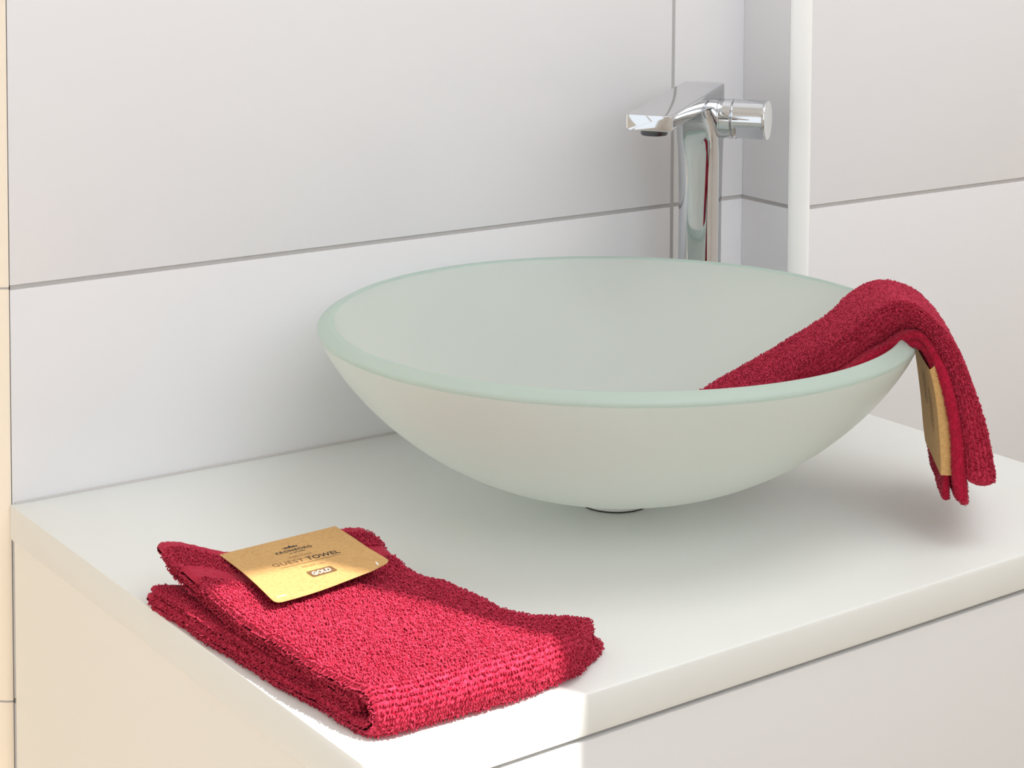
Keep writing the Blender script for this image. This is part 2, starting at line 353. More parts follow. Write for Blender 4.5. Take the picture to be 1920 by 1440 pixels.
# spout: a flat slab tapering towards its lip
secs = []
for k in range(41):
    t = k/40; d = -0.0205+0.1735*t
    w = 0.0178 if d > -0.004 else 0.0178*math.sqrt(max(0.0, 1-((-0.004-d)/0.0172)**2*0.999))**0.55
    w = w if d > -0.004 else max(w, 0.009)
    zt = 0.2658-0.0070*t-0.0012*math.exp(-((d+0.02)/0.006)**2); thick = 0.0125+0.0065*math.exp(-((d-0.0)/0.032)**2)
    zb = zt-thick; ring = []
    hw, hz = w, (zt-zb)/2; cr = 0.0016
    for sx, sz in ((1, -1), (1, 1), (-1, 1), (-1, -1)):
        for q in range(5):
            a = {(1, -1): -PI/2, (1, 1): 0, (-1, 1): PI/2, (-1, -1): PI}[(sx, sz)]+q/4*PI/2
            ring.append(tuple(F3(d, -0.022*max(0, d)+sx*(hw-cr)+cr*math.cos(a), (zt+zb)/2+sz*(hz-cr)+cr*math.sin(a))))
    secs.append(ring)
# rounded lip and rear
def shrink(ring, k, dd):
    A = np.array(ring); c = A.mean(0); return c+(A-c)*k+np.array(fd)*dd
secs = [shrink(secs[0], .93, -.0008)]+secs+[shrink(secs[-1], .985, .0007), shrink(secs[-1], .93, .0011)]
v, f = loft(secs); put('spout', mesh('spout', v, f), M_CHROME, tap, angle=28)
# aerator
ac = F3(0.1385, -0.003, 0.2428)
me = lathe('aerator', [(0, 0.006), (0.0105, 0.006), (0.0105, 0.0), (0.0098, -0.0012), (0.0085, -0.0012), (0.0082, 0.0012), (0, 0.0012)], ac, 40)
put('aerator', me, mat('dark_aerator', (0.12, 0.12, 0.13, 1), 0.3, 1.0), tap, angle=35, label='dark round aerator under the spout lip')
# collar and knob on a sideways axis
def sidecyl(name, stations, zc_, m, flat=False, label=None, N=96):
    rings = []
    for w, R in stations:
        r = []
        for k in range(N):
            a = 2*PI*k/N; rr = R
            if flat:      # the flat finger facet on the lower front
                a0 = -0.95; lim = flat(w)
                da = (a-a0+PI) % (2*PI)-PI
                if abs(da) < 0.72 and lim: rr = min(R, R*0.752/max(0.2, math.cos(da)))
            r.append(tuple(F3(rr*math.cos(a)+0.001, w, zc_+rr*math.sin(a))))
        rings.append(r)
    v, f = loft(rings); return put(name, mesh(name, v, f), m, tap, angle=30, label=label)
ZK = 0.2375; RK = 0.0165
sidecyl('collar', [(0.0150, RK*.97), (0.0186, RK*.97), (0.0190, RK), (0.0270, RK), (0.0276, RK*.96), (0.0282, RK*.9), (0.0296, RK*.9)], ZK, M_CHROME)
sidecyl('handle', [(0.0285, RK*.93), (0.0292, RK*.99), (0.0297, RK)]+[(0.0300+k*0.001, RK) for k in range(24)]+[(0.0555, RK), (0.0562, RK*.985), (0.0566, RK*.95)], ZK, M_CHROME, flat=lambda w: 0.0305 < w < 0.0535, label='chrome turning handle with a flat cut below')

# ---------------------------------------------------------------- towels
def grid_normals(P, closed):
    dv = np.roll(P, -1, 1)-np.roll(P, 1, 1) if closed else np.gradient(P, axis=1)
    du = np.gradient(P, axis=0); n = np.cross(du, dv); return n/np.maximum(np.linalg.norm(n, axis=2, keepdims=True), 1e-12)
def loops_mesh(P, N, Tn, h, w, lean=0.5, wild=0.5):
    """little yarn loops: arcs of a thin three-sided tube standing on the points P"""
    k = len(P); B = np.cross(N, Tn); th = rng.uniform(-wild, wild, k)*PI
    D = Tn*np.cos(th)[:, None]+B*np.sin(th)[:, None]; Q = np.cross(N, D)
    hh = h*rng.uniform(0.65, 1.3, k)[:, None]; ww = w*rng.uniform(0.8, 1.3, k)[:, None]; ln = rng.uniform(0.2, 1, k)[:, None]*lean
    prof = [(-0.35, -0.15), (-0.52, 0.45), (-0.22, 0.95), (0.30, 0.95), (0.55, 0.45), (0.38, -0.15)]
    rings = []
    for i, (x, z) in enumerate(prof):
        c = P+D*hh*x*0.85+(N+Q*ln)*hh*z*(1 if z < 0 else 0.9)
        # frame across the tube
        a = math.atan2(*(np.array(prof[min(i+1, 5)])-np.array(prof[max(i-1, 0)]))[::-1]); nx = -math.sin(a); nz = math.cos(a)
        nn = D*nx+N*nz
        for t in (0, 2.094, 4.189): rings.append(c+(nn*math.cos(t)+Q*math.sin(t))*ww*0.5)
    A = np.stack(rings, 1)                      # k, 18, 3
    V_ = A.reshape(-1, 3); base = (np.arange(k)*18)[:, None, None]
    q = np.array([[i*3+j, i*3+(j+1) % 3, (i+1)*3+(j+1) % 3, (i+1)*3+j] for i in range(5) for j in range(3)])[None]
    return V_, (base+q).reshape(-1, 4)
def grid_faces(m, n, closed):
    i = np.arange(m-1)[:, None]; j = np.arange(n if closed else n-1)[None]
    a = i*n+j; b = i*n+(j+1) % n; return np.stack([a, b, b+n, a+n], -1).reshape(-1, 4)
def combine(parts):
    V_, Q, M_, o = [], [], [], 0
    for v, q, m in parts: V_.append(v); Q.append(q+o); M_.append(np.full(len(q), m)); o += len(v)
    return np.concatenate(V_), np.concatenate(Q), np.concatenate(M_)
def smooth_noise(u, v, seed, f):
    r = np.random.default_rng(seed); out = 0
    for k in range(6):
        a, b, c = r.uniform(-1, 1), r.uniform(-1, 1), r.uniform(0, 6.28); out = out+np.sin((u*a+v*b)*f*6.28+c)
    return out/6

# --- folded towel lying on the worktop -----------------------------------
LV = 0.236
def interp(x, xs, ys): return np.interp(x, xs, ys)
def sm(x, xs, ys):
    t = np.linspace(min(xs), max(xs), 200); y = np.interp(t, xs, ys); k = np.ones(15)/15; yp = np.convolve(np.pad(y, 7, 'edge'), k, 'valid')
    return np.interp(x, t, yp)
def plan(u, v, lam):
    """u across 0..1, v depth 0..1, lam 0 lower .. 1 upper packet -> x, y"""
    xl = sm(v, [0, .15, .5, .75, .93, 1.02], [.0165, .0125, .004, .001, -.001, -.001])*(1-lam)+sm(v, [0, .15, .5, .8, .93, 1.02], [.0165, .0115, .006, .009, .0105, .0135])*lam
    xr = sm(v, [0, .05, .12, .22, .4, .65, .8, 1.02], [.168, .190, .188, .160, .143, .140, .140, .143])*(1-lam)+sm(v, [0, .05, .10, .16, .25, .5, .65, .75, .9, 1.02], [.166, .182, .178, .156, .145, .1405, .1325, .1345, .1400, .1440])*lam
    yf = sm(u, [0, .1, .6, .85, 1.0], [-.4755, -.4795, -.4790, -.4700, -.4520])
    yb = sm(u, [0, .12, .3, .7, 1.0], [-.226, -.236, -.262, -.258, -.254])*(1-lam)+sm(u, [0, .07, .16, .26, .75, .9, 1.0], [-.2170, -.2210, -.2490, -.2610, -.2500, -.2420, -.2500])*lam
    return xl+(xr-xl)*u, yf+(yb-yf)*v
def c_path(L, zb, zt, v0, n):
    """fold path in (v metres, z): lower ply from the back to the front, around the fold, back along the upper ply"""
    r = (zt-zb)/2; zc_ = (zt+zb)/2
    a = [(L-(L-v0-r)*k/n, zb) for k in range(n)]
    b = [(v0+r-r*math.sin(PI*k/14), zc_-r*math.cos(PI*k/14)) for k in range(15)]
    c = [(v0+r+(L-v0-r)*k/n, zt) for k in range(1, n+1)]
    return np.array(a+b+c)
def fold_slab(L, zb, zt, v0, th, n, umin, umax, nu, seed, Lup=None):
    path = c_path(L, zb, zt, v0, n)
    if Lup: 
        k = path[:, 1] > (zt+zb)/2; path[k, 0] = v0+(path[k, 0]-v0)*(Lup-v0)/(L-v0)
    tg = np.gradient(path, axis=0); tg /= np.linalg.norm(tg, axis=1, keepdims=True); nn = np.stack([-tg[:, 1], tg[:, 0]], 1)
    # outer side is -nn for this winding
    m = len(path); lamp = np.clip((path[:, 1]-zb)/(zt-zb), 0, 1)
    tip = [PI*k/6 for k in range(1, 6)]
    ring = []; lam = []; side = []
    for i in range(m): ring.append(path[i]-(-nn[i])*-1*0); 
    out = path+nn*(-th/2)*-1; inn = path-nn*(-th/2)*-1
    # decide which one is outside (the farther from the fold's middle)
    mid = np.array([v0+0.05, (zb+zt)/2])
    if np.linalg.norm(out[m//2]-mid) < np.linalg.norm(inn[m//2]-mid): out, inn = inn, out
    e1 = (out[-1]-inn[-1])/2; c1 = path[-1]; t1 = tg[-1]; e0 = (inn[0]-out[0])/2; c0 = path[0]; t0 = -tg[0]
    tip1 = np.array([c1+e1*math.cos(a)+t1*(th/2)*math.sin(a) for a in tip]); tip0 = np.array([c0+e0*math.cos(a)+t0*(th/2)*math.sin(a) for a in tip])
    prof = np.concatenate([out, tip1, inn[::-1], tip0]); lam = np.concatenate([lamp, np.ones(5), lamp[::-1], np.zeros(5)])
    cen = np.concatenate([path, np.tile(c1, (5, 1)), path[::-1], np.tile(c0, (5, 1))])
    tagv = np.concatenate([np.full(m, 0), np.full(5, 1), np.full(m, 2), np.full(5, 1)])
    us = np.linspace(umin, umax, nu); edge = 0.0035/0.14
    rows = []
    for u in us:
        k = min(1, (u-umin)/edge+0.02, (umax-u)/edge+0.02); k = math.sqrt(max(0, 1-(1-k)**2)) if k < 1 else 1
        p = cen+(prof-cen)*max(k, 0.06); v_ = p[:, 0]/LV; z = p[:, 1].copy()
        x, y = plan(np.full(len(v_), u), v_, lam)
        # softness: the layers spread at the back, sag at the right front and in the middle
        z = z*(1-0.30*sm(np.array([u]), [0, .75, .9, 1], [0, 0, .35, 1])[0]*np.clip(1-v_*1.0, 0, 1))
        z = z+lam*0.0065*np.clip(v_-0.55, 0, 1)*np.clip(1.15-u*1.3, 0, 1)*2
        z = z+lam*(-0.0012*np.exp(-((v_-0.90)/0.10)**2)*np.exp(-((u-0.22)/0.08)**2))
        z = z+lam*(0.0016*smooth_noise(u*1.2, v_*1.6, seed, 1.2)-0.0022*np.exp(-((v_-.62)/.09)**2)*u)
        z = z+0.0016*np.exp(-((v_-0.035)/0.03)**2)*lam
        y = y+0.0012*smooth_noise(u*3, z*60, seed+3, 1.3)*np.exp(-(v_/0.06)**2)
        x = x+0.0016*smooth_noise(v_*4, z*40, seed+5, 1.3)*(1-min(1, min(u, 1-u)*7))
        rows.append(np.stack([x, y, np.maximum(z, 0.0012)], 1))
    return np.array(rows), lam, tagv, cen[:, 0]/LV, us
towel = thing('guest_towel', 'red terry guest towel folded flat on the worktop with a kraft label card', 'towel', (0.08, -0.36, Z0))
def terry_slab(name, args, holes):
    P, lam, tagv, vv, us = fold_slab(*args)
    N = grid_normals(P, True)
    # outward check
    if (N[len(us)//2, :, :]*(P[len(us)//2]-P[len(us)//2].mean(0))).sum() < 0: N = -N
    sgn = 1
    P = P+N*(rng.normal(0, 0.00022, P.shape[:2])[..., None])
    m, n = P.shape[:2]; Pw = P+np.array([0, 0, Z0])
    U = np.repeat(us[:, None], n, 1); Vv = np.repeat(vv[None], m, 0); Lm = np.repeat(lam[None], m, 0); Tg = np.repeat(tagv[None], m, 0)
    Tn = np.gradient(P, axis=1); Tn /= np.maximum(np.linalg.norm(Tn, axis=2, keepdims=True), 1e-9)
    band = (Lm > .8) & (Tg == 0) & (Vv > .765) & (Vv < .845)
    hem = (Vv > 0.965)
    umin, umax = us[0], us[-1]
    ok = ((Tg == 0) | (np.minimum(U-umin, umax-U) < 0.06)) & ~band & ~hem & ~((Lm < 0.05) & (Tg == 0) & (np.minimum(U-umin, umax-U) > 0.05))
    pts = Pw[ok]; nn = N[ok]; tt = Tn[ok]
    j = 0.00045; pts = pts+tt*rng.uniform(-j, j, len(pts))[:, None]+np.cross(nn, tt)*rng.uniform(-j, j, len(pts))[:, None]
    lv, lq = loops_mesh(pts, nn, tt, 0.0015, 0.0009, 0.45, 0.35)
    # woven band: flat cloth with fine ribs along u
    fl = grid_faces(m, n, True); bmask = (band | hem).reshape(-1); mi = np.where(bmask[fl].all(1), 1, 0)
    caps = []
    V_, Q, MI = combine([(Pw.reshape(-1, 3), fl, 0), (lv, lq, 0)]); MI[:len(fl)] = mi
    # close the two ends with quads across the thickness: collapsed rings are already nearly shut
    return put(name, fastmesh(name, V_, Q, MI), [M_TERRY, M_BORDER], towel, smooth=True)
terry_slab('outer_layer', (LV*0.985, 0.0050, 0.0235, 0.0045, 0.0078, 118, 0.0, 1.0, 92, 11, LV*1.0), None)
terry_slab('inner_layer', (LV*0.975, 0.0113, 0.0170, 0.0215, 0.0052, 112, 0.012, 0.965, 84, 23, LV*0.985), None)

# --- kraft card on the folded towel --------------------------------------
CC = np.array([[0.0335, -0.2592, 0.0340], [0.1206, -0.2479, 0.0320], [0.1063, -0.3397, 0.0365], [0.0236, -0.3499, 0.0345]])
def card(a, b, up=0.0):
    """a 0..1 left to right, b 0..1 back to front, up metres above the card"""
    a = np.asarray(a, float); b = np.asarray(b, float)
    P = ((1-a)*(1-b))[..., None]*CC[0]+(a*(1-b))[..., None]*CC[1]+(a*b)[..., None]*CC[2]+((1-a)*b)[..., None]*CC[3]
    z = 0.0016*np.sin(PI*np.clip(b, 0, 1))*(1-0.4*a)+0.0028*np.clip(a-.84, 0, 1)*np.clip(b-.6, 0, 1)/(.16*.4)*0.75-0.0009*np.sin(PI*a*1.6)*b*b
    P = P.copy(); P[..., 2] += z+up+Z0; return P
na, nb = 34, 28
def card_edge(a, b):
    # round front corners, slightly wavy front edge
    bb = b*(1-0.0*a); r = 0.05
    return a, bb
A_, B_ = np.meshgrid(np.linspace(0, 1, na), np.linspace(0, 1, nb), indexing='ij')
# round the two front corners by pulling the grid in
rc = 0.055
for s_ in (0, 1):
    da = (A_ if s_ == 0 else 1-A_); k = (da < rc) & (B_ > 1-rc)
    x = (rc-da)/rc; y = (B_-(1-rc))/rc; mx_ = np.maximum(x, y); rr = np.sqrt(x*x+y*y)+1e-9; f_ = np.where(k, mx_/rr, 1)
    nd_a = rc-x*f_*rc; nb_ = (1-rc)+y*f_*rc
    A_ = np.where(k, nd_a if s_ == 0 else 1-nd_a, A_); B_ = np.where(k, nb_, B_)
top = card(A_, B_, 0.0002); bot = card(A_, B_, -0.0002)
gf = grid_faces(na, nb, False); k = na*nb
edge = [(i*nb, (i+1)*nb) for i in range(na-1)]+[((na-1)*nb+j, (na-1)*nb+j+1) for j in range(nb-1)]+[((i+1)*nb+nb-1, i*nb+nb-1) for i in range(na-1)][::-1]+[(j+1, j) for j in range(nb-1)][::-1]
eq = [(a, b, b+k, a+k) for a, b in edge]
V_ = np.concatenate([top.reshape(-1, 3), bot.reshape(-1, 3)]); Q = np.concatenate([gf, gf[:, ::-1]+k, np.array(eq)])
# back flap folded down over the towel's hem
fa = np.linspace(0, 1, na); fl = []
for q in range(7):
    t = q/6; p = card(fa, np.full(na, 0.0), 0.0); ang_ = t*PI/2
    p = p+np.array([0.0, 0.0022*math.sin(ang_), -0.0022*(1-math.cos(ang_))]); 
    fl.append(p)
p2 = fl[-1]+np.array([0, 0.0008, -0.006]); fl.append(p2)
FLP = np.array(fl).transpose(1, 0, 2); kk = len(V_)
V_ = np.concatenate([V_, FLP.reshape(-1, 3)]); Q = np.concatenate([Q, grid_faces(na, 8, False)+kk])
card_o = put('label_card', fastmesh('label_card', V_, Q), M_CARD, towel, smooth=True, angle=40, label='brown kraft label card with printed lettering')
def on_card(name, me, m):
    """bend a flat mesh (x = a, y = b, z = thickness) on to the card"""
    n = len(me.vertices); c = np.empty(n*3, np.float32); me.vertices.foreach_get('co', c); c = c.reshape(-1, 3)
    me.vertices.foreach_set('co', card(c[:, 0], c[:, 1], 0.00030+c[:, 2]).astype(np.float32).ravel()); me.update()
    return put(name, me, m, None, smooth=False)
CW, CH = 0.0875, 0.0905     # the card's size in metres
def txt(name, s, a0, b0, a1, b1, hb, m, bold=0.0, spc=1.0):
    """text from (a0, b0) to (a1, b1) with cap height hb, both in card units"""
    cu = bpy.data.curves.new(name, 'FONT'); cu.body = s; cu.size = 1; cu.offset = bold; cu.space_character = spc; cu.resolution_u = 3
    o = bpy.data.objects.new(name, cu); COL.objects.link(o); bpy.context.view_layer.update()
    me = bpy.data.meshes.new_from_object(o.evaluated_get(bpy.context.evaluated_depsgraph_get())); bpy.data.objects.remove(o)
    n = len(me.vertices); c = np.empty(n*3, np.float32); me.vertices.foreach_get('co', c); c = c.reshape(-1, 3)
    x0, x1 = c[:, 0].min(), c[:, 0].max(); y1 = c[:, 1].max(); t = (c[:, 0]-x0)/(x1-x0)
    d = np.stack([a0+(a1-a0)*t, b0+(b1-b0)*t-c[:, 1]/y1*hb, np.full(n, 0.0)], 1)
    me.vertices.foreach_set('co', d.astype(np.float32).ravel()); return on_card(name, me, m)
def flat(name, polys, m, z=0.0):
    v, f = [], []
    for p in polys: f.append(tuple(range(len(v), len(v)+len(p)))); v += [(a, b, z) for a, b in p]
    me = mesh(name, v, f); return on_card(name, me, m)
def kid(o, parent):
    o.parent = parent; g = Vector((0, 0, 0)); q = parent
    while q: g += q.location; q = q.parent
    o.data.transform(Matrix.Translation(-g)); return o
kid(txt('brand_lettering', 'KRONBORG', 0.353, 0.287, 0.652, 0.306, 0.046, M_INK, 0.022, 1.12), card_o)
kid(flat('rule_line', [[(a, 0.319+(a-.445)*.05), (a+l, 0.319+(a+l-.445)*.05), (a+l, 0.329+(a+l-.445)*.05), (a, 0.329+(a-.445)*.05)] for a, l in ((.445, .022), (.478, .034), (.520, .055))], M_INK), card_o)
kid(txt('small_lettering', 'KARLSTADT', 0.412, 0.412, 0.594, 0.428, 0.028, M_INK_ORANGE, 0.0, 1.25), card_o)
kid(txt('title_lettering', 'GUEST', 0.237, 0.488, 0.490, 0.520, 0.058, M_INK_BROWN, 0.0, 1.05), card_o)
kid(txt('title_lettering', 'TOWEL', 0.512, 0.523, 0.782, 0.555, 0.066, M_INK, 0.018, 1.02), card_o)
kid(txt('size_lettering', '30x50 cm', 0.414, 0.622, 0.589, 0.646, 0.030, M_INK_ORANGE, 0.004, 1.1), card_o)
kid(flat('rule_line', [[(0.272, 0.534), (0.772, 0.581), (0.772, 0.585), (0.272, 0.538)]], M_INK_BROWN), card_o)
# crown above the brand lettering
cr = [(0, 0), (1, 0), (1.0, .42), (.86, .30), (.80, .62), (.68, .36), (.58, .55), (.50, 1.0), (.42, .55), (.32, .36), (.20, .62), (.14, .30), (0, .42)]
kid(flat('crown_mark', [[(0.446+0.118*x, 0.214+0.008*x-0.056*y) for x, y in cr]], M_INK), card_o)
# rounded badge
def badge(x, y):       # badge units to card units
    return (0.402+0.206*x+0.016*(1-y), 0.803+0.020*x-0.108*y-0.0*x)
rp = []
for cx_, cy_, a0_ in ((.92, .80, 0), (.08, .80, PI/2), (.08, .20, PI), (.92, .20, 1.5*PI)):
    for q in range(6):
        a = a0_+q/5*PI/2; rp.append(badge(cx_+.08*math.cos(a), cy_+.20*math.sin(a)))
kid(flat('badge', [rp], M_INK_BROWN), card_o)
gb = txt('badge_lettering', 'GOLD', 0.432, 0.782, 0.585, 0.796, 0.058, M_PRINTWHITE, 0.035, 1.05); 
gb.data.transform(Matrix.Translation((0, 0, 0.00025))); kid(gb, card_o)
for a, b, c, d in ((0.050, 0.925, 0.126, 0.930), (0.905, 0.965, 0.915, 0.905)):
    w = 0.006; dx, dy = c-a, d-b; l = math.hypot(dx, dy); nx, ny = -dy/l*w, dx/l*w
    me = flat('plastic_tag', [[(a+nx, b+ny), (a-nx, b-ny), (c-nx, d-ny), (c+nx, d+ny)]], M_STAPLE); kid(me, card_o)

# --- towel hanging over the basin's rim ----------------------------------
TAB = {
'outer': [
    [(0.4327, -0.2834, 0.0683), (0.4386, -0.2881, 0.0609), (0.4237, -0.2138, 0.0418), (0.4194, -0.2104, 0.0472)] ,
    [(0.4582, -0.2992, 0.0899), (0.464, -0.304, 0.0798), (0.4611, -0.2233, 0.061), (0.4568, -0.2198, 0.0683)] ,
    [(0.4648, -0.3366, 0.1189), (0.4688, -0.3407, 0.1024), (0.4936, -0.2488, 0.082), (0.4906, -0.2457, 0.0942)] ,
    [(0.4686, -0.3583, 0.1378), (0.4762, -0.3647, 0.124), (0.5141, -0.2847, 0.1116), (0.5084, -0.28, 0.1218)] ,
    [(0.4726, -0.3779, 0.1544), (0.4804, -0.3845, 0.1393), (0.5402, -0.2868, 0.126), (0.5343, -0.2818, 0.1374)] ,
    [(0.4773, -0.399, 0.1586), (0.4797, -0.4019, 0.1444), (0.5496, -0.2985, 0.1363), (0.5478, -0.2964, 0.1471)] ,
    [(0.4878, -0.4134, 0.1456), (0.484, -0.4115, 0.1364), (0.5586, -0.3109, 0.1347), (0.5616, -0.3124, 0.1417)] ,
    [(0.496, -0.4229, 0.1274), (0.4884, -0.4184, 0.1192), (0.5682, -0.3248, 0.1194), (0.5739, -0.3283, 0.1256)] ,
    [(0.5018, -0.4329, 0.1), (0.4913, -0.4257, 0.0999), (0.5734, -0.3362, 0.098), (0.5814, -0.3417, 0.0981)] ,
    [(0.5074, -0.4388, 0.0736), (0.4936, -0.4294, 0.0735), (0.5772, -0.3414, 0.0673), (0.5876, -0.3485, 0.0674)] ,
    [(0.5105, -0.4432, 0.0468), (0.4945, -0.4321, 0.0488), (0.5798, -0.3456, 0.0383), (0.5919, -0.3541, 0.0368)] ,
],
'mid': [
    [(0.4568, -0.3065, 0.0776), (0.4596, -0.3091, 0.0702), (0.4699, -0.2323, 0.0557), (0.4681, -0.2307, 0.0603)] ,
    [(0.4621, -0.3446, 0.1024), (0.4673, -0.3486, 0.097), (0.4948, -0.2592, 0.0831), (0.4914, -0.2566, 0.0866)] ,
    [(0.4671, -0.365, 0.118), (0.4698, -0.3675, 0.1108), (0.5113, -0.2805, 0.1097), (0.5096, -0.2789, 0.1144)] ,
    [(0.4723, -0.3798, 0.1292), (0.4739, -0.3813, 0.1235), (0.5287, -0.291, 0.1274), (0.5277, -0.29, 0.1311)] ,
    [(0.4743, -0.3926, 0.1381), (0.4747, -0.3934, 0.1317), (0.5393, -0.2978, 0.1332), (0.5391, -0.2973, 0.1373)] ,
    [(0.477, -0.4026, 0.142), (0.4768, -0.403, 0.1363), (0.5459, -0.3083, 0.1348), (0.5461, -0.3081, 0.1385)] ,
    [(0.4811, -0.4094, 0.1378), (0.4792, -0.4085, 0.1328), (0.5512, -0.3184, 0.1292), (0.5524, -0.319, 0.1324)] ,
    [(0.486, -0.4161, 0.1274), (0.482, -0.4139, 0.1203), (0.5582, -0.3244, 0.1152), (0.5609, -0.3259, 0.1198)] ,
    [(0.4914, -0.4225, 0.11), (0.4856, -0.4191, 0.1029), (0.5598, -0.333, 0.0984), (0.5636, -0.3352, 0.1031)] ,
    [(0.4937, -0.4279, 0.0929), (0.4862, -0.4232, 0.0875), (0.5592, -0.34, 0.0818), (0.564, -0.3431, 0.0853)] ,
    [(0.4951, -0.4304, 0.0735), (0.4874, -0.4254, 0.0699), (0.5606, -0.3425, 0.0628), (0.5656, -0.3458, 0.0651)] ,
    [(0.4955, -0.4325, 0.0523), (0.4872, -0.4271, 0.0487), (0.5613, -0.3448, 0.0411), (0.5667, -0.3483, 0.0434)] ,
    [(0.4957, -0.4344, 0.0308), (0.4885, -0.4291, 0.0346), (0.5626, -0.3471, 0.0241), (0.5672, -0.3505, 0.0217)] ,
],
'inner': [
    [(0.4579, -0.343, 0.0878), (0.4592, -0.3444, 0.0804), (0.4951, -0.2719, 0.0799), (0.4942, -0.2708, 0.0853)] ,
    [(0.4612, -0.3677, 0.1095), (0.4625, -0.3691, 0.1034), (0.5117, -0.2872, 0.1052), (0.5107, -0.2862, 0.1098)] ,
    [(0.4664, -0.3825, 0.1204), (0.4671, -0.3834, 0.1154), (0.5261, -0.2958, 0.1208), (0.5255, -0.2951, 0.1245)] ,
    [(0.4735, -0.3926, 0.1314), (0.4733, -0.3929, 0.1253), (0.5333, -0.3061, 0.1296), (0.5335, -0.3059, 0.1342)] ,
    [(0.4771, -0.4007, 0.1365), (0.4748, -0.3996, 0.1308), (0.5373, -0.3112, 0.1312), (0.539, -0.312, 0.1355)] ,
    [(0.4795, -0.4062, 0.1345), (0.4765, -0.4045, 0.1298), (0.541, -0.3177, 0.127), (0.5434, -0.319, 0.1305)] ,
    [(0.4825, -0.4112, 0.1279), (0.4783, -0.4087, 0.1233), (0.5444, -0.3232, 0.1191), (0.5476, -0.3251, 0.1226)] ,
    [(0.4857, -0.4142, 0.118), (0.4811, -0.4115, 0.1127), (0.548, -0.3301, 0.1078), (0.5514, -0.3322, 0.1119)] ,
    [(0.4883, -0.4175, 0.1003), (0.483, -0.414, 0.0985), (0.5509, -0.3334, 0.0934), (0.5549, -0.336, 0.0947)] ,
    [(0.4894, -0.42, 0.0791), (0.4841, -0.4163, 0.079), (0.5488, -0.3396, 0.0732), (0.5527, -0.3424, 0.0732)] ,
    [(0.4897, -0.4222, 0.0543), (0.4844, -0.4186, 0.0542), (0.5498, -0.3424, 0.0485), (0.5538, -0.3451, 0.0486)] ,
    [(0.4892, -0.4237, 0.0323), (0.4851, -0.4209, 0.033), (0.552, -0.3459, 0.0244), (0.5551, -0.3481, 0.0239)] ,
],

}
for r_ in TAB['inner'][6:11]: r_[1] = tuple(np.array(r_[0])+(np.array(r_[1])-np.array(r_[0]))*0.6)
# the far edges lie on the rim instead of in it
def lift(key, i, zi, zf, rmin=None):
    for c_, zz in ((2, zi), (3, zf)):
        x, y, z = TAB[key][i][c_]; 
        if zz: z = max(z, zz)
        if rmin:
            r_m = math.hypot(x-BC[0], y-BC[1]); rn = rmin+(0.004 if c_ == 3 else 0)
            if r_m < rn: x, y = BC[0]+(x-BC[0])*rn/r_m, BC[1]+(y-BC[1])*rn/r_m
        TAB[key][i][c_] = (x, y, z)
for a in ((3, .1380, .1405), (4, .1380, .1402), (5, .1360, .1390, .2130)): lift('inner', *a)
lift('inner', 6, None, None, .2160); lift('inner', 7, None, None, .2175)
for a in ((4, .1385, .1405), (5, .1400, .1425), (6, .1365, .1390, .2190)): lift('mid', *a)
lift('mid', 7, None, None, .2230)
lift('outer', 4, .1385, None); lift('outer', 5, .1430, .1470); lift('outer', 6, .1385, .1420, .2190)
for c_ in (1,): x, y, z = TAB['inner'][5][c_]; r_m = math.hypot(x-BC[0], y-BC[1]); TAB['inner'][5][c_] = (BC[0]+(x-BC[0])*.2140/r_m, BC[1]+(y-BC[1])*.2140/r_m, z)
hang = thing('guest_towel', 'red terry guest towel hanging over the right rim of the glass basin', 'towel', (0.51, -0.38, Z0+0.03))
